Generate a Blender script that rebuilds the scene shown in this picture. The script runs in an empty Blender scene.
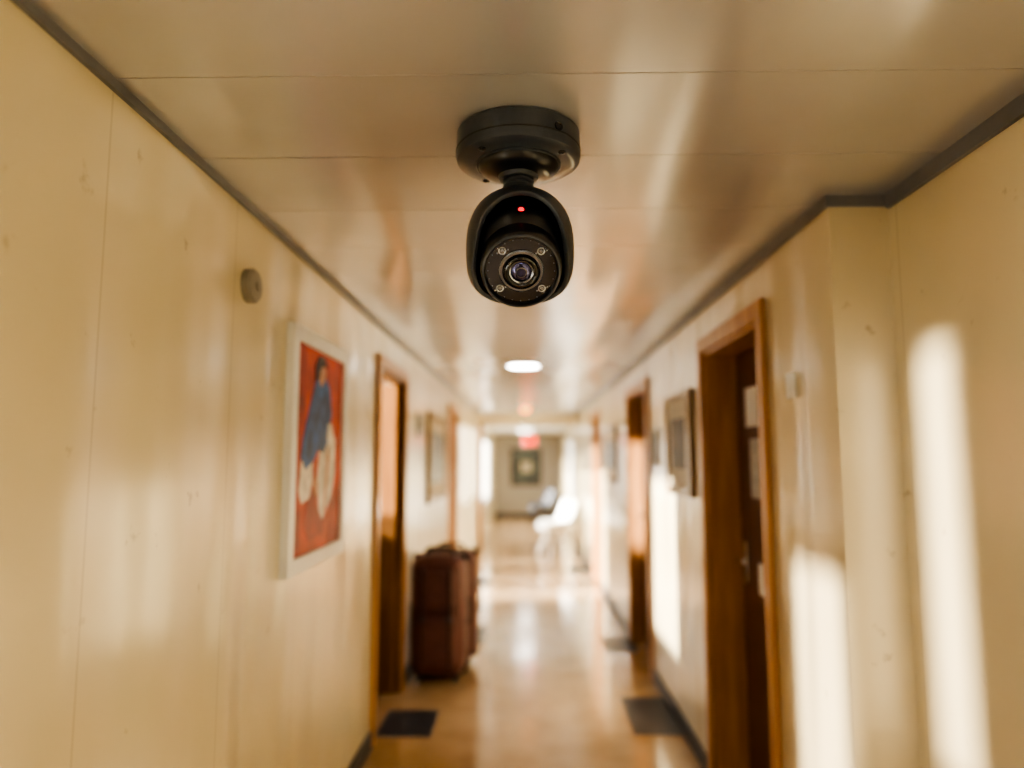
import bpy, bmesh, math, random
from mathutils import Vector, Matrix
random.seed(4)
D=bpy.data
scene=bpy.context.scene
CEIL=2.41; XL=-0.88; XR=0.93; XREC=1.11; YSTEP=2.10; YPORT=13.0; YEND=19.5; YBACK=-4.0

# ---------------------------------------------------------------- materials
def new_mat(name):
    m=D.materials.new(name); m.use_nodes=True
    nt=m.node_tree; b=nt.nodes['Principled BSDF']
    return m,nt,b
def N(nt,t,**kw):
    n=nt.nodes.new(t)
    for k,v in kw.items():
        if k in n.inputs: n.inputs[k].default_value=v
        else: setattr(n,k,v)
    return n
def ramp(nt,src,stops,interp='EASE'):
    r=nt.nodes.new('ShaderNodeValToRGB')
    r.color_ramp.interpolation=interp
    el=r.color_ramp.elements
    while len(el)<len(stops): el.new(0.5)
    for e,(p,c) in zip(el,stops):
        e.position=p; e.color=(c[0],c[1],c[2],1) if not isinstance(c,(int,float)) else (c,c,c,1)
    nt.links.new(src,r.inputs[0]); return r
def simple(name,col,rough=0.5,metal=0.0,coat=0.0,var=0.12,scale=6.0,emis=None,estr=0,bump=0.0):
    m,nt,b=new_mat(name)
    tc=N(nt,'ShaderNodeTexCoord'); no=N(nt,'ShaderNodeTexNoise'); no.inputs['Scale'].default_value=scale; no.inputs['Detail'].default_value=4
    nt.links.new(tc.outputs['Object'],no.inputs['Vector'])
    c2=[max(0,c*(1-var)) for c in col]; c1=[min(1,c*(1+var)) for c in col]
    r=ramp(nt,no.outputs['Fac'],[(0.3,c2),(0.7,c1)])
    nt.links.new(r.outputs[0],b.inputs['Base Color'])
    b.inputs['Roughness'].default_value=rough; b.inputs['Metallic'].default_value=metal
    b.inputs['Coat Weight'].default_value=coat
    if emis: 
        b.inputs['Emission Color'].default_value=(*emis,1); b.inputs['Emission Strength'].default_value=estr
    if bump:
        bp=N(nt,'ShaderNodeBump'); bp.inputs['Strength'].default_value=bump; bp.inputs['Distance'].default_value=0.01
        nt.links.new(no.outputs['Fac'],bp.inputs['Height']); nt.links.new(bp.outputs[0],b.inputs['Normal'])
    return m

def wall_mat(name,ca,cb,rough,seam=True,coat=.7):
    m,nt,b=new_mat(name)
    tc=N(nt,'ShaderNodeTexCoord')
    no=N(nt,'ShaderNodeTexNoise'); no.inputs['Scale'].default_value=1.1; no.inputs['Detail'].default_value=3
    nt.links.new(tc.outputs['Object'],no.inputs['Vector'])
    r=ramp(nt,no.outputs['Fac'],[(0.1,ca),(0.9,cb)])
    n2=N(nt,'ShaderNodeTexNoise'); n2.inputs['Scale'].default_value=13; n2.inputs['Detail'].default_value=4
    nt.links.new(tc.outputs['Object'],n2.inputs['Vector'])
    st=ramp(nt,n2.outputs['Fac'],[(0.67,0.0),(0.80,1.0)])
    mx=N(nt,'ShaderNodeMix',data_type='RGBA'); mx.inputs[7].default_value=(cb[0]*.5,cb[1]*.42,cb[2]*.32,1)
    ms=N(nt,'ShaderNodeMath',operation='MULTIPLY'); ms.inputs[1].default_value=0.6
    nt.links.new(st.outputs[0],ms.inputs[0]); nt.links.new(ms.outputs[0],mx.inputs[0]); nt.links.new(r.outputs[0],mx.inputs[6])
    col=mx.outputs[2]
    if seam:
        sp=N(nt,'ShaderNodeSeparateXYZ'); nt.links.new(tc.outputs['Object'],sp.inputs[0])
        a=N(nt,'ShaderNodeMath',operation='SUBTRACT'); a.inputs[1].default_value=1.4; nt.links.new(sp.outputs['Y'],a.inputs[0])
        d=N(nt,'ShaderNodeMath',operation='DIVIDE'); d.inputs[1].default_value=0.65; nt.links.new(a.outputs[0],d.inputs[0])
        f=N(nt,'ShaderNodeMath',operation='FRACT'); nt.links.new(d.outputs[0],f.inputs[0])
        l=N(nt,'ShaderNodeMath',operation='LESS_THAN'); l.inputs[1].default_value=0.011; nt.links.new(f.outputs[0],l.inputs[0])
        l2=N(nt,'ShaderNodeMath',operation='MULTIPLY'); l2.inputs[1].default_value=0.28; nt.links.new(l.outputs[0],l2.inputs[0])
        mx2=N(nt,'ShaderNodeMix',data_type='RGBA'); mx2.inputs[7].default_value=(cb[0]*.5,cb[1]*.45,cb[2]*.4,1)
        nt.links.new(l2.outputs[0],mx2.inputs[0]); nt.links.new(col,mx2.inputs[6]); col=mx2.outputs[2]
    nt.links.new(col,b.inputs['Base Color'])
    b.inputs['Roughness'].default_value=rough
    mp=N(nt,'ShaderNodeMapping'); mp.inputs['Scale'].default_value=(1,3.2,0.45)
    nt.links.new(tc.outputs['Object'],mp.inputs['Vector'])
    n4=N(nt,'ShaderNodeTexNoise'); n4.inputs['Scale'].default_value=1.5; n4.inputs['Detail'].default_value=0.0
    nt.links.new(mp.outputs[0],n4.inputs['Vector'])
    bp=N(nt,'ShaderNodeBump'); bp.inputs['Strength'].default_value=0.75; bp.inputs['Distance'].default_value=0.06
    nt.links.new(n4.outputs['Fac'],bp.inputs['Height']); nt.links.new(bp.outputs[0],b.inputs['Normal'])
    b.inputs['Specular IOR Level'].default_value=0.85
    b.inputs['Coat Weight'].default_value=coat; b.inputs['Coat Roughness'].default_value=0.16
    return m

M={}
M['wall']=wall_mat('cream_enamel_wall',(.72,.635,.44),(.62,.53,.345),.28)
M['wallfar']=wall_mat('lobby_wall',(.40,.37,.32),(.32,.295,.25),.5,False,.1)
def ceil_mat():
    m,nt,b=new_mat('ceiling_metal_panel')
    tc=N(nt,'ShaderNodeTexCoord')
    no=N(nt,'ShaderNodeTexNoise'); no.inputs['Scale'].default_value=1.5; no.inputs['Detail'].default_value=3
    nt.links.new(tc.outputs['Object'],no.inputs['Vector'])
    r=ramp(nt,no.outputs['Fac'],[(0.2,(.56,.555,.57)),(0.8,(.66,.66,.685))])
    nt.links.new(r.outputs[0],b.inputs['Base Color'])
    b.inputs['Roughness'].default_value=.25; b.inputs['Metallic'].default_value=.5; b.inputs['Specular IOR Level'].default_value=.9
    mp=N(nt,'ShaderNodeMapping'); mp.inputs['Scale'].default_value=(3.0,.35,1)
    nt.links.new(tc.outputs['Object'],mp.inputs['Vector'])
    n4=N(nt,'ShaderNodeTexNoise'); n4.inputs['Scale'].default_value=1.6; n4.inputs['Detail'].default_value=0
    nt.links.new(mp.outputs[0],n4.inputs['Vector'])
    bp=N(nt,'ShaderNodeBump'); bp.inputs['Strength'].default_value=.40; bp.inputs['Distance'].default_value=.05
    nt.links.new(n4.outputs['Fac'],bp.inputs['Height']); nt.links.new(bp.outputs[0],b.inputs['Normal'])
    return m
M['ceil']=ceil_mat()
M['ceilgap']=simple('ceiling_joint',(.60,.57,.53),.5)
def floor_mat():
    m,nt,b=new_mat('tan_linoleum')
    tc=N(nt,'ShaderNodeTexCoord')
    no=N(nt,'ShaderNodeTexNoise'); no.inputs['Scale'].default_value=3; no.inputs['Detail'].default_value=8
    nt.links.new(tc.outputs['Object'],no.inputs['Vector'])
    r=ramp(nt,no.outputs['Fac'],[(0.3,(.40,.265,.145)),(0.7,(.50,.345,.20))])
    nt.links.new(r.outputs[0],b.inputs['Base Color'])
    rr=N(nt,'ShaderNodeMapRange'); rr.inputs['To Min'].default_value=.12; rr.inputs['To Max'].default_value=.26
    nt.links.new(no.outputs['Fac'],rr.inputs['Value']); nt.links.new(rr.outputs[0],b.inputs['Roughness'])
    b.inputs['Specular IOR Level'].default_value=.55
    b.inputs['Coat Weight'].default_value=.4; b.inputs['Coat Roughness'].default_value=.09
    return m
M['floor']=floor_mat()
M['tile']=simple('dark_floor_tile',(.035,.04,.05),.35,scale=12)
M['trim']=simple('grey_trim',(.19,.195,.21),.4,.2)
M['base']=simple('dark_baseboard',(.04,.045,.06),.4)
def wood(name,c1,c2,rough=.4,spec=.5,coat=.2):
    m,nt,b=new_mat(name)
    tc=N(nt,'ShaderNodeTexCoord'); mp=N(nt,'ShaderNodeMapping'); mp.inputs['Scale'].default_value=(14,14,1.2)
    nt.links.new(tc.outputs['Object'],mp.inputs['Vector'])
    no=N(nt,'ShaderNodeTexNoise'); no.inputs['Scale'].default_value=2; no.inputs['Detail'].default_value=6
    nt.links.new(mp.outputs[0],no.inputs['Vector'])
    r=ramp(nt,no.outputs['Fac'],[(0.3,c1),(0.7,c2)])
    nt.links.new(r.outputs[0],b.inputs['Base Color']); b.inputs['Roughness'].default_value=rough
    b.inputs['Coat Weight'].default_value=coat; b.inputs['Specular IOR Level'].default_value=spec
    return m
M['casing']=wood('orange_oak',(.42,.20,.075),(.56,.30,.125))
M['leaf']=wood('dark_walnut',(.095,.042,.03),(.16,.072,.048),.35)
M['leaf2']=wood('brown_door',(.15,.065,.022),(.22,.10,.035),.5)
M['leaf3']=wood('brown_open_door',(.17,.072,.025),(.24,.115,.04),.7,.1,0)
M['white']=simple('white_paint',(.82,.82,.80),.35,var=.03)
M['paper']=simple('paper',(.92,.92,.90),.7,var=.03)
M['greypaper']=simple('grey_notice',(.56,.57,.56),.5,var=.2,scale=30)
M['metal']=simple('brushed_steel',(.8,.8,.8),.25,1.0,var=.05)
M['black']=simple('black_gloss',(.008,.008,.009),.16,coat=.5,var=.05)
M['plastic']=simple('charcoal_plastic',(.044,.054,.072),.30,coat=.35,var=.08,scale=60)
M['plastic2']=simple('black_plastic',(.010,.012,.017),.30,coat=.3,var=.1,scale=60)
M['glass']=simple('black_glass',(.004,.005,.007),.06,coat=1,var=.02)
M['lens']=simple('lens_glass',(.06,.06,.18),.04,.7,coat=1,var=.3,scale=50)
M['ring']=simple('lens_ring',(.26,.28,.32),.24,.9,var=.05)
M['irled']=simple('ir_led',(.42,.45,.50),.25,.6,var=.2,scale=200)
M['red_led']=simple('red_led',(.8,.0,.0),.3,emis=(1,.0,.0),estr=1.6)
M['lamp']=simple('lamp_diffuser',(.9,.9,.88),.4,emis=(1,.96,.90),estr=26,var=.02)
M['fillglow']=simple('panel_diffuser',(.9,.9,.88),.4,emis=(1,.96,.91),estr=7,var=.02)  # glow for the added fill panels behind the camera
M['amber']=simple('amber_lens',(.9,.4,.08),.3,emis=(1,.30,.03),estr=3)
M['exit']=simple('exit_sign_red',(.8,.04,.0),.3,emis=(1,.03,.0),estr=1.4)
M['case']=simple('maroon_fabric',(.16,.068,.058),.45,scale=25,bump=.1)
M['case2']=simple('dark_brown_leather',(.07,.030,.025),.4,scale=20,bump=.1)
M['rubber']=simple('rubber',(.02,.02,.02),.6)
M['chairw']=simple('white_shell',(.84,.87,.90),.3,var=.03)
M['chaird']=simple('dark_fabric',(.05,.055,.07),.8)
M['cream']=simple('mat_board',(.60,.53,.39),.7,var=.05)
M['tan']=wood('tan_frame',(.25,.155,.07),(.33,.22,.11))
M['darkpic']=simple('dark_print',(.06,.045,.03),.5,var=.6,scale=9)
M['greypic']=simple('grey_print',(.10,.12,.11),.4,var=.5,scale=5)
M['red']=simple('red_canvas',(.55,.065,.03),.5,var=.3,scale=7)
M['red2']=simple('deep_red_canvas',(.36,.035,.02),.5,var=.3,scale=9)
M['blue']=simple('blue_paint',(.03,.11,.34),.5,var=.45,scale=16)
M['hair']=simple('hair_paint',(.03,.015,.02),.5)
M['skin']=simple('skin_paint',(.60,.32,.2),.5)
M['cloth']=simple('white_cloth_paint',(.78,.71,.63),.5,var=.25,scale=18)
M['plate']=simple('beige_plastic',(.70,.66,.56),.4,var=.04)
M['disc']=simple('grey_disc',(.28,.26,.22),.4,var=.1)
M['outground']=simple('outside_paving',(.45,.44,.40),.9)
M['sunblock']=simple('sun_blocker',(.5,.48,.43),.9)  # for the added sun blocker outside
M['blockbrown']=simple('brown_blocker',(.14,.08,.04),.8)  # for the added light blockers around the open left door
def glassm():
    m,nt,b=new_mat('window_glass')
    out=nt.nodes['Material Output']
    tr=N(nt,'ShaderNodeBsdfTransparent'); gl=N(nt,'ShaderNodeBsdfGlossy'); gl.inputs['Roughness'].default_value=.02
    mx=N(nt,'ShaderNodeMixShader'); mx.inputs[0].default_value=.06
    nt.links.new(tr.outputs[0],mx.inputs[1]); nt.links.new(gl.outputs[0],mx.inputs[2]); nt.links.new(mx.outputs[0],out.inputs[0])
    return m
M['pane']=glassm()

# ---------------------------------------------------------------- mesh helpers
def obj_from_bm(bm,name,mat,parent=None,smooth=False,mats=None):
    me=D.meshes.new(name); bm.normal_update(); bm.to_mesh(me); bm.free()
    o=D.objects.new(name,me); scene.collection.objects.link(o)
    for mm in (mats or [mat]): me.materials.append(mm)
    if smooth:
        for p in me.polygons: p.use_smooth=True
    if parent: o.parent=parent
    return o
def add_box(bm,x0,x1,y0,y1,z0,z1,mi=0):
    vs=[bm.verts.new((x,y,z)) for x in (x0,x1) for y in (y0,y1) for z in (z0,z1)]
    for f in ((0,1,3,2),(4,6,7,5),(0,4,5,1),(2,3,7,6),(0,2,6,4),(1,5,7,3)):
        fc=bm.faces.new([vs[i] for i in f]); fc.material_index=mi
    return vs
def box(name,x0,x1,y0,y1,z0,z1,mat,parent=None,bevel=0,seg=2):
    bm=bmesh.new(); add_box(bm,min(x0,x1),max(x0,x1),min(y0,y1),max(y0,y1),min(z0,z1),max(z0,z1))
    bmesh.ops.recalc_face_normals(bm,faces=bm.faces)
    o=obj_from_bm(bm,name,mat,parent)
    if bevel:
        md=o.modifiers.new('b','BEVEL'); md.width=bevel; md.segments=seg
        for p in o.data.polygons: p.use_smooth=True
        md.harden_normals=True
    return o
def empty(name,loc=(0,0,0)):
    e=D.objects.new(name,None); e.location=loc; e.empty_display_size=.1; scene.collection.objects.link(e); return e
def lathe(name,prof,mat,parent=None,M4=None,seg=64,smooth=True,autosharp=True):
    bm=bmesh.new(); rings=[]
    for r,z in prof:
        if r<1e-6: rings.append([bm.verts.new((0,0,z))])
        else: rings.append([bm.verts.new((r*math.cos(2*math.pi*i/seg),r*math.sin(2*math.pi*i/seg),z)) for i in range(seg)])
    for a,b in zip(rings[:-1],rings[1:]):
        for i in range(seg):
            j=(i+1)%seg
            if len(a)==1 and len(b)==1: continue
            if len(a)==1: bm.faces.new((a[0],b[i],b[j]))
            elif len(b)==1: bm.faces.new((a[i],b[0],a[j]))
            else: bm.faces.new((a[i],b[i],b[j],a[j]))
    bmesh.ops.recalc_face_normals(bm,faces=bm.faces)
    if autosharp:
        bm.normal_update()
        for e in bm.edges:
            if len(e.link_faces)==2 and e.calc_face_angle(0)>math.radians(38): e.smooth=False
    if M4 is not None: bm.transform(M4)
    return obj_from_bm(bm,name,mat,parent,smooth)
def frame_mat(origin,zax,up=Vector((0,0,1))):
    z=Vector(zax).normalized(); y=(up-up.dot(z)*z).normalized(); x=y.cross(z)
    m=Matrix((x,y,z)).transposed().to_4x4(); m.translation=Vector(origin); return m
def tube(name,pts,rad,mat,parent=None):
    cu=D.curves.new(name,'CURVE'); cu.dimensions='3D'; cu.bevel_depth=rad; cu.bevel_resolution=4; cu.use_fill_caps=True
    sp=cu.splines.new('POLY'); sp.points.add(len(pts)-1)
    for p,q in zip(sp.points,pts): p.co=(*q,1)
    cu.materials.append(mat)
    o=D.objects.new(name,cu); scene.collection.objects.link(o)
    if parent: o.parent=parent
    return o

def wall_x(name,x0,x1,y0,y1,z0,z1,ops,mat):
    ys=sorted({y0,y1,*[o[0] for o in ops],*[o[1] for o in ops]}); zs=sorted({z0,z1,*[o[2] for o in ops],*[o[3] for o in ops]})
    bm=bmesh.new()
    for a,b in zip(ys[:-1],ys[1:]):
        for c,d in zip(zs[:-1],zs[1:]):
            my=(a+b)/2; mz=(c+d)/2
            if any(o[0]<my<o[1] and o[2]<mz<o[3] for o in ops): continue
            add_box(bm,x0,x1,a,b,c,d)
    bmesh.ops.remove_doubles(bm,verts=bm.verts,dist=1e-5)
    seen={}
    bm.verts.index_update()
    for f in list(bm.faces):
        k=tuple(sorted(v.index for v in f.verts)); seen.setdefault(k,[]).append(f)
    dead=[f for fs in seen.values() if len(fs)>1 for f in fs]
    if dead: bmesh.ops.delete(bm,geom=dead,context='FACES')
    bmesh.ops.recalc_face_normals(bm,faces=bm.faces)
    return obj_from_bm(bm,name,mat)

# ---------------------------------------------------------------- room shell
T=.12
LD1=(4.15,5.03); LD2=(8.0,8.85); DH=2.16
Lw=[(.27,.48,1.15,2.35),(.70,1.14,.5,1.66),(9.30,9.62,.08,2.1),(9.8,10.6,.95,2.1),(10.9,11.2,.08,2.1),(11.4,12.3,.95,2.1),(14.0,17.0,.7,2.0),(-2.4,-1.4,.9,2.1)]
wall_x('wall_left',XL-T,XL,YBACK,YEND,0,CEIL,[(LD1[0],LD1[1],0,DH),(LD2[0],LD2[1],0,DH)]+Lw,M['wall'])
RD1=(2.76,3.65); RD2=(5.36,6.35); RD3=(8.9,9.7)
wall_x('wall_right',XR,XR+.30,YSTEP,YEND,0,CEIL,[(RD1[0],RD1[1],0,DH),(RD2[0],RD2[1],0,DH),(RD3[0],RD3[1],0,DH),(13.9,16.2,.6,2.0)],M['wall'])
box('wall_right_recess',XREC,XREC+.12,YBACK,YSTEP+.1,0,CEIL,M['wall'])
box('wall_back',XL-T,XREC+T,YBACK-.1,YBACK,0,CEIL,M['wall'])
box('wall_end',XL-T,XR+.3,YEND,YEND+.1,0,CEIL,M['wallfar'])
box('floor',XL-T,XREC+.12,YBACK-.1,YEND+.1,-.1,0,M['floor'])
bm=bmesh.new(); y=1.79-.4*15
while y<YEND:
    add_box(bm,XL-T,XREC+.12,y+.0018,min(y+.3982,YEND),CEIL,CEIL+.02,0); y+=.4
add_box(bm,XL-T,XREC+.12,YBACK-.1,YEND+.1,CEIL+.002,CEIL+.08,1)
bmesh.ops.recalc_face_normals(bm,faces=bm.faces)
obj_from_bm(bm,'ceiling',None,mats=[M['ceil'],M['ceilgap']])
box('wall_portal_header',XL,XR,YPORT,YPORT+.25,2.2,CEIL,M['wall'])
box('wall_portal_pier',XL,XL+.06,YPORT,YPORT+.25,0,2.2,M['casing'])
box('ceiling_lobby',XL,XR,YPORT+.25,YEND,2.28,CEIL,M['white'])
box('trim_1',XL,XL+.012,YBACK,YPORT,CEIL-.022,CEIL,M['trim'])
box('trim_2',XR-.014,XR,YSTEP-.014,YPORT,CEIL-.034,CEIL,M['trim'])
box('trim_3',XR,XREC,YSTEP-.014,YSTEP,CEIL-.034,CEIL,M['trim'])
box('trim_4',XREC-.014,XREC,YBACK,YSTEP-.014,CEIL-.044,CEIL,M['trim'])
def base(name,x0,x1,y0,y1,gaps):
    bm=bmesh.new(); cur=y0
    for a,b in gaps+[(y1,y1)]:
        if a>cur: add_box(bm,x0,x1,cur,a,0,.09)
        cur=b
    bmesh.ops.recalc_face_normals(bm,faces=bm.faces); obj_from_bm(bm,name,M['base'])
g=.075
base('baseboard_left',XL,XL+.014,YBACK,YPORT,[(LD1[0]-g,LD1[1]+g),(LD2[0]-g,LD2[1]+g),(9.3,9.62),(10.9,11.2)])
base('baseboard_right',XR-.014,XR,YSTEP,YPORT,[(RD1[0]-g,RD1[1]+g),(RD2[0]-g,RD2[1]+g),(RD3[0]-g,RD3[1]+g)])
box('baseboard_recess',XREC-.014,XREC,YBACK,YSTEP,0,.09,M['base'])
box('baseboard_step',XR,XREC-.014,YSTEP-.014,YSTEP,0,.09,M['base'])
box('baseboard_end',XL,XR,YEND-.014,YEND,0,.09,M['base'])

for (x0,x1,y0,y1) in [(-.88,-.56,4.24,4.66),(.63,.93,4.30,4.94),(.66,.93,6.05,6.55),(-.88,-.38,6.3,6.9),(-.88,-.5,9.0,9.6),(.62,.93,10.0,10.6)]:
    bm=bmesh.new(); add_box(bm,x0,x1,y0,y1,0,.003)
    bmesh.ops.recalc_face_normals(bm,faces=bm.faces); obj_from_bm(bm,'dark_floor_tile',M['tile'])

# ---------------------------------------------------------------- doors
def door(n,side,y0,y1,leafmat,rec,open_far=False,jm=None):
    e=empty('door_%d'%n,((XL if side<0 else XR),(y0+y1)/2,0)); W=XL if side<0 else XR
    jm=jm or M['casing']
    def bx(nm,x0,x1,ya,yb,z0,z1,m,bev=.004):
        o=box(nm,x0,x1,ya,yb,z0,z1,m,None,bev); o.parent=e; o.matrix_parent_inverse=Matrix.Translation(-e.location); return o
    s=side; cw=.07; ct=.022
    bx('casing_near',W-s*ct,W,y0-cw,y0+.005,0,DH+cw,M['casing']); bx('casing_far',W-s*ct,W,y1-.005,y1+cw,0,DH+cw,M['casing'])
    bx('casing_head',W-s*ct,W,y0,y1,DH-.005,DH+cw,M['casing'])
    dep=rec+.05
    bx('jamb_near',W,W+s*dep,y0,y0+.025,0,DH,jm,.002); bx('jamb_far',W,W+s*dep,y1-.025,y1,0,DH,jm,.002)
    bx('jamb_head',W,W+s*dep,y0+.025,y1-.025,DH-.025,DH,jm,.002)
    lx=W+s*rec
    if open_far:
        bx('leaf',lx+s*.0,lx+s*.8,y1-.075,y1-.032,.01,DH-.03,leafmat)
        bx('handle_plate',lx+s*.70,lx+s*.74,y1-.083,y1-.075,1.0,1.16,M['metal'],.001)
        bx('handle',lx+s*.62,lx+s*.74,y1-.12,y1-.105,1.09,1.11,M['metal'],.004)
    else:
        bx('leaf',lx,lx+s*.04,y0+.027,y1-.027,.01,DH-.027,leafmat)
        for k,(za,zb) in enumerate([(.2,.95),(1.15,1.95)]):
            bx('panel_%d'%k,lx-s*.004,lx+s*.002,y0+.15,y1-.15,za,zb,leafmat,.003)
        hy=y1-.10
        bx('handle_plate',lx-s*.008,lx,hy-.02,hy+.02,1.0,1.20,M['metal'],.002)
        bx('handle_neck',lx-s*.05,lx-s*.004,hy-.009,hy+.009,1.10,1.118,M['metal'],.004)
        bx('handle',lx-s*.06,lx-s*.043,hy-.12,hy+.01,1.10,1.12,M['metal'],.006)
    return e,bx,lx
door(1,-1,*LD1,M['leaf3'],.04,open_far=True,jm=M['leaf2'])
door(2,-1,*LD2,M['leaf2'],.04,open_far=True,jm=M['leaf2'])
e,bx,lx=door(3,1,*RD1,M['leaf'],.16)
bx('notice_1',lx-.008,lx-.004,3.20,3.47,1.76,1.95,M['paper'],0)
bx('notice_2',lx-.008,lx-.004,3.20,3.42,1.42,1.70,M['greypaper'],0)
bx('notice_3',lx-.008,lx-.004,3.18,3.36,.98,1.12,M['paper'],0)
door(4,1,*RD2,M['leaf2'],.1)
door(5,1,*RD3,M['leaf2'],.1)

# windows
def window(n,side,y0,y1,z0,z1,nv):
    W=XL if side<0 else XR; s=side
    e=empty('window_%d'%n,(W,(y0+y1)/2,(z0+z1)/2))
    def bx(nm,*a,m=M['white']):
        o=box(nm,*a,m,None,.003); o.parent=e; o.matrix_parent_inverse=Matrix.Translation(-e.location)
    f=.026; xa,xb=W+s*.05,W+s*.09
    bx('sill',W-s*.02,W+s*.09,y0,y1,z0,z0+.025)
    bx('head',xa,xb,y0,y1,z1-f,z1); bx('foot',xa,xb,y0,y1,z0+.025,z0+f+.025)
    for i in range(nv+1):
        yy=y0+(y1-y0)*i/nv
        bx('stile_%d'%i,xa,xb,max(y0,yy-f/2-(f/2 if i==nv else 0)),min(y1,yy+f/2+(f/2 if i==0 else 0)),z0+.06,z1-f)
    bx('pane',W+s*.069,W+s*.071,y0+f,y1-f,z0+.06,z1-f,m=M['pane'])
cnt=[1,1,1,2,1,2,4,2]
for i,(a,b,c,d) in enumerate(Lw): window(i+1,-1,a,b,c,d,cnt[i])
window(9,1,13.9,16.2,.6,2.0,3)

box('outside_ground',-14,-1.05,-12,30,-.35,-.1,M['outground'])
box('outside_sun_blocker',-2.1,-2.0,3.0,6.4,-.1,1.42,M['sunblock'])  # unseen blocker, added to cut low sun through the first left door
box('outside_sky_block_wall',-2.0,-1.0,3.86,3.96,-.1,2.5,M['blockbrown'])  # unseen fin, added to keep sky and main sun off the open leaf
box('outside_added_slab',-2.0,-1.0,3.96,5.06,-.1,-.005,M['blockbrown'])  # added dark slab, covers sunlit paving beyond the open door
box('outside_sky_block_wall.001',-2.0,-1.0,5.06,5.16,-.1,2.5,M['blockbrown'])  # far side of the added light-blocking enclosure
box('outside_sky_block_roof',-2.05,-1.0,3.8,5.2,2.5,2.58,M['blockbrown'])  # unseen cover, added to block skylight on the open leaf

# ---------------------------------------------------------------- pictures
def picture(name,side,y0,y1,z0,z1,fw,depth,fm,mm,matw,am):
    W=XL if side<0 else XR; s=side
    cx,cy,cz=W,(y0+y1)/2,(z0+z1)/2
    e=empty(name,(cx,cy,cz)); inv=Matrix.Translation(-e.location)
    def bx(nm,x0,x1,ya,yb,za,zb,m,b=0):
        o=box(nm,x0,x1,ya,yb,za,zb,m,None,b); o.parent=e; o.matrix_parent_inverse=inv
    f=W-s*depth
    bx('frame_near',f,W,y0,y0+fw,z0,z1,fm,.004); bx('frame_far',f,W,y1-fw,y1,z0,z1,fm,.004)
    bx('frame_top',f,W,y0+fw,y1-fw,z1-fw,z1,fm,.004); bx('frame_bottom',f,W,y0+fw,y1-fw,z0,z0+fw,fm,.004)
    p=W-s*(depth-.014)
    if matw>0:
        bx('mat',p,W,y0+fw,y1-fw,z0+fw,z1-fw,mm)
        bx('print',p-s*.001,p,y0+fw+matw,y1-fw-matw,z0+fw+matw,z1-fw-matw,am)
    else: bx('canvas',p,W,y0+fw,y1-fw,z0+fw,z1-fw,am)
    return e,p
P0,P1,Q0,Q1=2.52,3.30,1.18,2.11
e,px=picture('framed_painting',-1,P0,P1,Q0,Q1,.06,.035,M['white'],None,0,M['red'])
def poly(nm,pts,mat,off,par,px):
    bm=bmesh.new(); w=P1-P0-.12; h=Q1-Q0-.12
    vs=[bm.verts.new((px+off,P0+.06+a*w,Q0+.06+b*h)) for a,b in pts]
    bm.faces.new(vs)
    r=bmesh.ops.extrude_face_region(bm,geom=bm.faces[:])
    for v in r['geom']:
        if isinstance(v,bmesh.types.BMVert): v.co.x-=off*.9
    bmesh.ops.recalc_face_normals(bm,faces=bm.faces)
    o=obj_from_bm(bm,nm,mat); o.parent=par; o.matrix_parent_inverse=Matrix.Translation(-par.location)
poly('shade',[(0,0),(.14,0),(.12,.4),(.18,.7),(.14,1),(0,1)],M['red2'],.001,e,px)
poly('shade_low',[(.7,0),(1,0),(1,.35),(.8,.22)],M['red2'],.001,e,px)
poly('shadow',[(.2,.16),(.3,.05),(.6,.07),(.66,.2),(.5,.3),(.3,.3)],M['red2'],.001,e,px)
poly('skirt_left',[(.10,.30),(.16,.24),(.30,.26),(.36,.34),(.36,.52),(.16,.52)],M['cloth'],.0015,e,px)
poly('skirt',[(.50,.20),(.58,.14),(.76,.24),(.86,.38),(.84,.56),(.70,.62),(.5,.56),(.46,.36)],M['cloth'],.0018,e,px)
poly('fold',[(.60,.18),(.64,.17),(.72,.5),(.66,.52)],M['skin'],.0022,e,px)
poly('robe',[(.12,.46),(.22,.40),(.36,.44),(.46,.50),(.56,.48),(.66,.54),(.74,.70),(.68,.82),(.54,.90),(.40,.87),(.28,.72),(.18,.58)],M['blue'],.0025,e,px)
poly('sleeve',[(.64,.56),(.72,.44),(.84,.42),(.84,.52),(.74,.64),(.66,.64)],M['cloth'],.0032,e,px)
poly('face',[(.42,.86),(.48,.82),(.56,.86),(.58,.91),(.5,.95),(.42,.92)],M['skin'],.0035,e,px)
poly('hair',[(.36,.84),(.36,.92),(.42,.975),(.54,.98),(.60,.93),(.52,.94),(.46,.91),(.44,.86)],M['hair'],.004,e,px)
poly('hand',[(.36,.32),(.44,.26),(.48,.32),(.42,.37)],M['skin'],.004,e,px)
picture('framed_picture',-1,6.2,7.5,1.2,2.02,.05,.03,M['tan'],M['cream'],.12,M['greypic'])
picture('framed_print',1,3.90,4.58,1.39,2.0,.045,.03,M['tan'],M['cream'],.11,M['darkpic'])
picture('framed_print',1,7.2,8.1,1.35,1.95,.05,.03,M['tan'],M['cream'],.1,M['greypic'])
picture('framed_certificate',1,4.9,5.12,1.55,1.82,.015,.015,M['white'],M['cream'],.03,M['greypic'])
e=empty('framed_poster',(0,YEND,1.36)); inv=Matrix.Translation(-e.location)
for nm,a in {'frame_l':(-.42,-.36,.85,1.87),'frame_r':(.36,.42,.85,1.87),'frame_t':(-.36,.36,1.81,1.87),'frame_b':(-.36,.36,.85,.91)}.items():
    o=box(nm,a[0],a[1],YEND-.03,YEND,a[2],a[3],M['hair'],None,.003); o.parent=e; o.matrix_parent_inverse=inv
o=box('mat',-.36,.36,YEND-.015,YEND,.91,1.81,M['greypic']); o.parent=e; o.matrix_parent_inverse=inv
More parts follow.
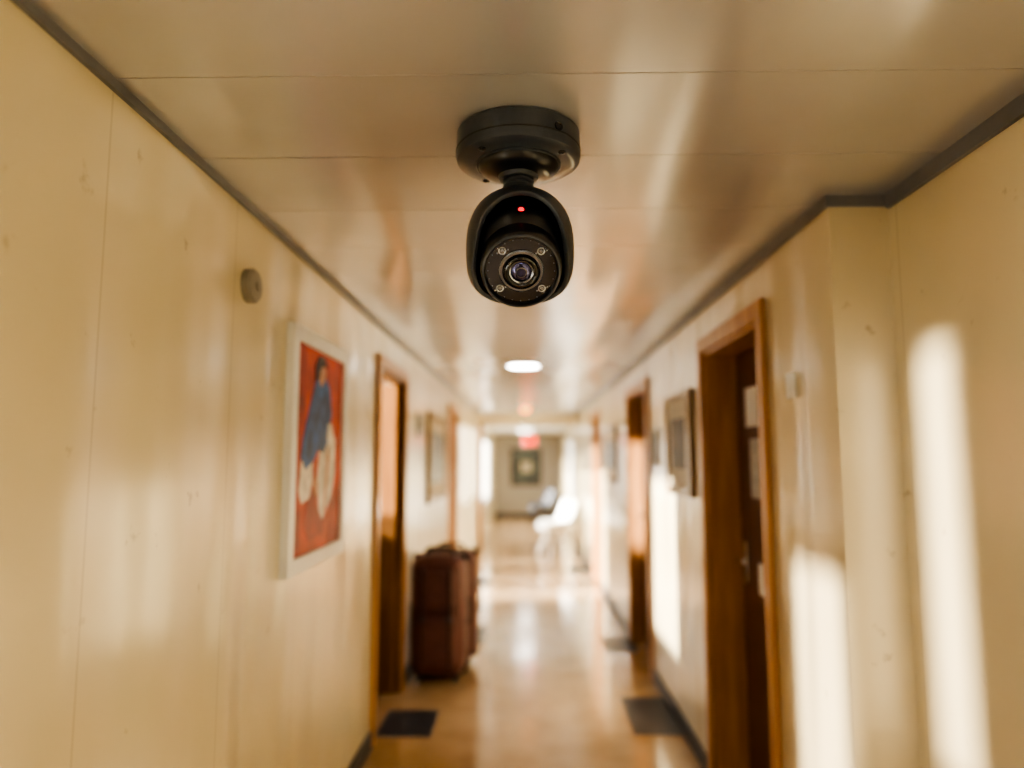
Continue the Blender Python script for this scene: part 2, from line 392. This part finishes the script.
o=box('print',-.14,.14,YEND-.018,YEND-.015,1.22,1.5,M['cream']); o.parent=e; o.matrix_parent_inverse=inv

e=empty('wall_detector',(XL,2.15,2.15))
lathe('housing',[(0,0),(.055,0),(.055,.022),(.048,.03),(.02,.034),(0,.034)],M['disc'],e,frame_mat((0,0,0),(1,0,0)),40)
lathe('centre',[(0,.03),(.016,.034),(.016,.038),(0,.040)],M['disc'],e,frame_mat((0,0,0),(1,0,0)),24)
def plate(name,W,s,y,z,w,h,m,m2):
    e=empty(name,(W,y,z))
    box('plate',0,-s*.01,-w/2,w/2,-h/2,h/2,m,e,.003); box('rocker',-s*.01,-s*.015,-w*.2,w*.2,-h*.25,h*.25,m2,e,.002)
plate('light_switch',XR,1,2.45,1.86,.075,.09,M['white'],M['white'])
plate('door_intercom',XL,-1,5.72,1.88,.18,.19,M['trim'],M['black'])

# ---------------------------------------------------------------- ceiling lights
def disc_light(y,z=CEIL,r=.14,x=-.02,m='lamp',name='ceiling_light'):
    e=empty(name,(x,y,z))
    lathe('trim_ring',[(r+.02,0),(r+.02,-.008),(r+.005,-.016),(r-.005,-.014),(r-.005,0)],M['white'],e,seg=48)
    lathe('diffuser',[(r-.004,-.002),(r-.004,-.012),(r*.6,-.018),(0,-.02)],M[m],e,seg=48)
disc_light(6.0)
disc_light(14.6,2.28,.22); disc_light(17.5,2.28,.2)
e=empty('amber_beacon',(-.01,10.8,CEIL))
lathe('base',[(0,0),(.09,0),(.09,-.03),(0,-.03)],M['white'],e,seg=32)
lathe('dome',[(.075,-.03),(.075,-.07),(.05,-.1),(0,-.11)],M['amber'],e,seg=32)
e=empty('exit_sign',(.06,12.2,1.91))
box('housing',-.13,.13,-.03,.03,-.09,.09,M['white'],e,.01); box('lit_panel',-.12,.12,-.036,-.03,-.08,.08,M['exit'],e,.004)
tube('rod_1',[(-.1,0,.09),(-.1,0,CEIL-1.91)],.006,M['metal'],e); tube('rod_2',[(.1,0,.09),(.1,0,CEIL-1.91)],.006,M['metal'],e)
def fill_panel(y,w=.9,l=.6):  # added fill light: unseen glowing panels behind the camera
    e=empty('added_fill_panel',(.05,y,CEIL))
    box('housing',-w/2-.02,w/2+.02,-l/2-.02,l/2+.02,-.02,0,M['white'],e,.004)
    box('diffuser',-w/2,w/2,-l/2,l/2,-.026,-.02,M['fillglow'],e)
fill_panel(-.6); fill_panel(-2.6)

# ---------------------------------------------------------------- suitcases
def suitcase(name,loc,w,d,h,mat,rot=0):
    e=empty(name,loc); e.rotation_euler=(0,0,rot)
    wz=.05
    box('shell',-w/2,w/2,-d/2,d/2,wz,h,mat,e,.085,8)
    box('zip_band',-w/2-.004,w/2+.004,-.012,.012,wz+.004,h+.004,M['rubber'],e,.011,3)
    box('front_pocket',-w/2+.06,w/2-.06,-d/2-.035,-d/2+.02,wz+.09,h*.53,mat,e,.026,6)
    box('upper_pocket',-w/2+.07,w/2-.07,-d/2-.026,-d/2+.02,h*.6,h-.11,mat,e,.022,6)
    for k,x in enumerate((-w*.25,w*.25)):
        box('strap_%d'%k,x-.013,x+.013,-d/2-.042,-d/2+.01,wz+.07,h-.08,M['case2'],e,.006)
        box('buckle_%d'%k,x-.018,x+.018,-d/2-.048,-d/2-.03,h*.5,h*.5+.035,M['plastic'],e,.003)
    tube('top_handle',[(-.10,0,h-.005),(-.095,0,h+.03),(-.07,0,h+.045),(.07,0,h+.045),(.095,0,h+.03),(.10,0,h-.005)],.012,M['rubber'],e)
    tube('side_handle',[(w/2-.002,0,h*.45),(w/2+.025,0,h*.47),(w/2+.025,0,h*.63),(w/2-.002,0,h*.65)],.009,M['rubber'],e)
    for k,(x,y) in enumerate([(-1,-1),(1,-1),(-1,1),(1,1)]):
        px,py=x*(w/2-.07),y*(d/2-.07)
        lathe('wheel_%d'%k,[(0,-.014),(.022,-.014),(.026,-.008),(.026,.008),(.022,.014),(0,.014)],M['rubber'],e,frame_mat((px,py,.026),(1,0,0)),24)
        box('fork_%d'%k,px-.02,px+.02,py-.015,py+.015,.04,.09,M['rubber'],e,.004)
    return e
suitcase('suitcase',(-.64,5.30,0),.40,.30,.90,M['case'],-.05)
suitcase('suitcase',(-.60,5.72,0),.42,.30,.88,M['case'],.03)

# ---------------------------------------------------------------- chairs
def chair(name,loc,rot,shellmat,legmat,s=1.0):
    e=empty(name,loc); e.rotation_euler=(0,0,rot); e.scale=(s,s,s)
    prof=[(.28,.40,.20),(.22,.435,.24),(.05,.42,.255),(-.12,.42,.255),(-.20,.46,.25),(-.25,.56,.255),(-.29,.70,.25),(-.33,.80,.22),(-.345,.84,.15)]
    bm=bmesh.new(); rows=[]; nx=11
    for i,(x,z,w) in enumerate(prof):
        row=[]
        for j in range(nx):
            t=j/(nx-1)*2-1
            up=abs(t)**2.6*(.13 if i<5 else .06)*(0.5 if i==0 else 1); fw=abs(t)**2.2*(.12 if i>=4 else 0)
            row.append(bm.verts.new((x+fw,t*w,z+up)))
        rows.append(row)
    for a,b in zip(rows[:-1],rows[1:]):
        for j in range(nx-1): bm.faces.new((a[j],a[j+1],b[j+1],b[j]))
    o=obj_from_bm(bm,'seat_shell',shellmat,e,True)
    so=o.modifiers.new('s','SOLIDIFY'); so.thickness=.02; ss=o.modifiers.new('ss','SUBSURF'); ss.levels=ss.render_levels=2
    for k,(x,y) in enumerate([(1,1),(1,-1),(-1,1),(-1,-1)]):
        tube('leg_%d'%k,[(x*.12,y*.12,.41),(x*.23,y*.22,.012)],.014,legmat,e)
    tube('brace_1',[(.12,.12,.40),(.12,-.12,.40)],.01,legmat,e); tube('brace_2',[(-.12,.12,.40),(-.12,-.12,.40)],.01,legmat,e)
    return e
chair('white_shell_chair',(.52,11.9,0),math.radians(203),M['chairw'],M['white'],1.05)
chair('dark_chair',(.38,16.6,0),math.radians(200),M['chaird'],M['rubber'],1.0)

# ---------------------------------------------------------------- security camera
sc=empty('security_camera',(-.018,1.67,CEIL))
lathe('mount_base',[(0,0),(.148,0),(.152,-.004),(.154,-.062),(.151,-.071),(.142,-.076),(.118,-.078),(0,-.078)],M['plastic'],sc,seg=96)
lathe('mount_seam',[(.1535,-.045),(.1550,-.046),(.1550,-.049),(.1535,-.050)],M['plastic2'],sc,seg=96)
lathe('mount_socket',[(.100,-.074),(.099,-.085),(.092,-.095),(.075,-.103),(.055,-.107),(.045,-.108),(0,-.108)],M['plastic2'],sc,seg=64)
lathe('mount_socket_ring',[(.105,-.0775),(.105,-.082),(.102,-.084),(.099,-.081)],M['plastic'],sc,seg=64)
lathe('mount_collar',[(.050,-.098),(.050,-.111),(.046,-.117),(.034,-.117),(0,-.117)],M['plastic'],sc,seg=48)
lathe('neck',[(.034,-.10),(.034,-.119),(.039,-.121),(.039,-.126),(.034,-.129),(.034,-.132),(.039,-.135),(.039,-.14),(.044,-.150),(.044,-.165),(0,-.17)],M['plastic'],sc,seg=48)
for k,a in enumerate((-0.62,2.3,4.0)):
    x,y=.128*math.cos(a),.128*math.sin(a)
    lathe('screw_%d'%k,[(.009,-.077),(.009,-.080),(.006,-.0805),(.005,-.078),(0,-.078)],M['black'],sc,Matrix.Translation((x,y,0)),20)
a=math.radians(-52)
lathe('side_screw',[(.011,0),(.011,.003),(.008,.003),(.006,.001),(0,.001)],M['black'],sc,frame_mat((.153*math.cos(a),.153*math.sin(a),-.036),(math.cos(a),math.sin(a),0)),24)
C=Vector((.004,0,-.293)); ang=math.radians(40)
n=Vector((.03,-math.cos(ang),-math.sin(ang))).normalized()
F=frame_mat(C,n); upv=Vector(F.col[1][:3]); sdv=Vector(F.col[0][:3])
def sph(name,R,mat,zs=1.0):
    bm=bmesh.new(); bmesh.ops.create_uvsphere(bm,u_segments=64,v_segments=40,radius=R)
    for v in bm.verts: v.co=Vector((v.co.x,v.co.y,v.co.z*zs))+C
    return obj_from_bm(bm,name,mat,sc,True)
sph('inner_ball',.113,M['plastic2'],1.0)
bm=bmesh.new(); NP=96; NT=28; rows=[]
def shape(d):
    rh=math.hypot(d.x,d.y); z=abs(d.z); p=2.4 if d.z>0 else 3.0
    return 1/((rh**p+z**p)**(1/p))
for j in range(NT+1):
    row=[]
    for i in range(NP):
        ph=2*math.pi*i/NP; c=math.cos(ph)
        te=54+(84-54)*max(0,c)**1.5 + (20)*max(0,-c)**2
        th=math.radians(te+(178.5-te)*j/NT)
        d=n*math.cos(th)+(upv*math.cos(ph)+sdv*math.sin(ph))*math.sin(th)
        p=d*.132*shape(d); p.z*=(1.13 if p.z>0 else .98)
        row.append(bm.verts.new(C+p))
    rows.append(row)
for a,b in zip(rows[:-1],rows[1:]):
    for i in range(NP): bm.faces.new((a[i],a[(i+1)%NP],b[(i+1)%NP],b[i]))
bm.faces.new(rows[-1])
bmesh.ops.recalc_face_normals(bm,faces=bm.faces)
o=obj_from_bm(bm,'hood',M['plastic'],sc,True)
so=o.modifiers.new('s','SOLIDIFY'); so.thickness=.012; so.offset=-1
bv=o.modifiers.new('b','BEVEL'); bv.width=.002; bv.segments=3; bv.limit_method='ANGLE'; bv.angle_limit=math.radians(50)
lathe('face_barrel',[(0,0),(.090,.0),(.093,.05),(.095,.114),(.093,.126),(.089,.131),(.085,.131),(.082,.127),(.082,.119),(0,.119)],M['plastic2'],sc,F,96)
lathe('face_rim',[(.0925,.1255),(.0905,.1305),(.0885,.1318),(.0860,.1318),(.0850,.130)],M['plastic'],sc,F,96)
lathe('face_glass',[(.0815,.1192),(.081,.1215),(.0,.1218)],M['glass'],sc,F,64)
lathe('lens_bezel',[(.052,.1215),(.052,.1245),(.049,.127),(.044,.127),(.041,.123),(.041,.1217)],M['ring'],sc,F,64)
lathe('lens_barrel',[(.040,.1215),(.038,.131),(.034,.133),(.030,.131),(.027,.1255),(.024,.1255)],M['black'],sc,F,64)
lathe('lens_ring_inner',[(.0295,.1275),(.0280,.1300),(.0245,.1285),(.0240,.126)],M['ring'],sc,F,48)
lathe('lens_glass',[(.024,.1255),(.021,.1285),(.015,.131),(.008,.1325),(0,.133)],M['lens'],sc,F,48)
lathe('pupil_ring',[(.0135,.1316),(.0125,.1328),(.0105,.1330),(.0100,.1322)],M['ring'],sc,F,32)
for k,(aa) in enumerate((48,132,222,318)):
    r=.066; x,y=r*math.cos(math.radians(aa)),r*math.sin(math.radians(aa))
    L=F@Matrix.Translation((x,y,0))
    lathe('ir_led_%d'%k,[(.0095,.1217),(.0095,.1232),(.008,.1235),(.0060,.1225)],M['irled'],sc,L,20)
    lathe('ir_bulb_%d'%k,[(.0045,.1217),(.0035,.1235),(0,.1245)],M['irled'],sc,L,16)
    for q,(dx,dy) in enumerate(((.013,.003),(-.011,-.006))):
        lathe('ir_dot_%d_%d'%(k,q),[(.0022,.1217),(.002,.1226),(0,.1228)],M['irled'],sc,F@Matrix.Translation((x+dx,y+dy,0)),10)
for q in range(24):
    aa=2*math.pi*q/24
    lathe('bezel_tick_%d'%q,[(.0014,.1217),(.0012,.1223),(0,.1224)],M['irled'],sc,F@Matrix.Translation((.0770*math.cos(aa),.0770*math.sin(aa),0)),8)
th=math.radians(76); d=n*math.cos(th)+upv*math.sin(th)
lathe('status_led',[(.0105,0),(.0105,.003),(.008,.0035)],M['black'],sc,frame_mat(C+d*.1125,d),20)
lathe('status_led_bulb',[(.0078,0),(.007,.005),(0,.009)],M['red_led'],sc,frame_mat(C+d*.1125,d),20)

# ---------------------------------------------------------------- lights
def sun(name,dirv,strg,col,ang):
    l=D.lights.new(name,'SUN'); l.energy=strg; l.color=col; l.angle=math.radians(ang)
    o=D.objects.new(name,l); o.location=(-6,5,6); scene.collection.objects.link(o)
    o.rotation_euler=Vector(dirv).to_track_quat('-Z','Y').to_euler()
sun('sun',(1,.75,-.20),22,(1,.90,.74),3.2)
sun('added_sun',(1,.15,-.35),34,(1,.92,.77),2.0)  # added second sun, aimed for the far wall patch and floor stripes
w=D.worlds.new('World'); scene.world=w; w.use_nodes=True
bg=w.node_tree.nodes['Background']; bg.inputs[0].default_value=(.91,.95,1,1); bg.inputs[1].default_value=4.3

# ---------------------------------------------------------------- camera
cam=D.cameras.new('Camera'); co=D.objects.new('Camera',cam); scene.collection.objects.link(co)
co.location=(0,0,1.61); co.rotation_euler=(math.radians(96.03),0,math.radians(1.15))
cam.sensor_width=36; cam.lens=24.6; cam.clip_start=.05
cam.dof.use_dof=True; cam.dof.focus_distance=1.59; cam.dof.aperture_fstop=.84
scene.camera=co
scene.view_settings.view_transform='AgX'
scene.view_settings.look='AgX - High Contrast'
scene.view_settings.exposure=0.0
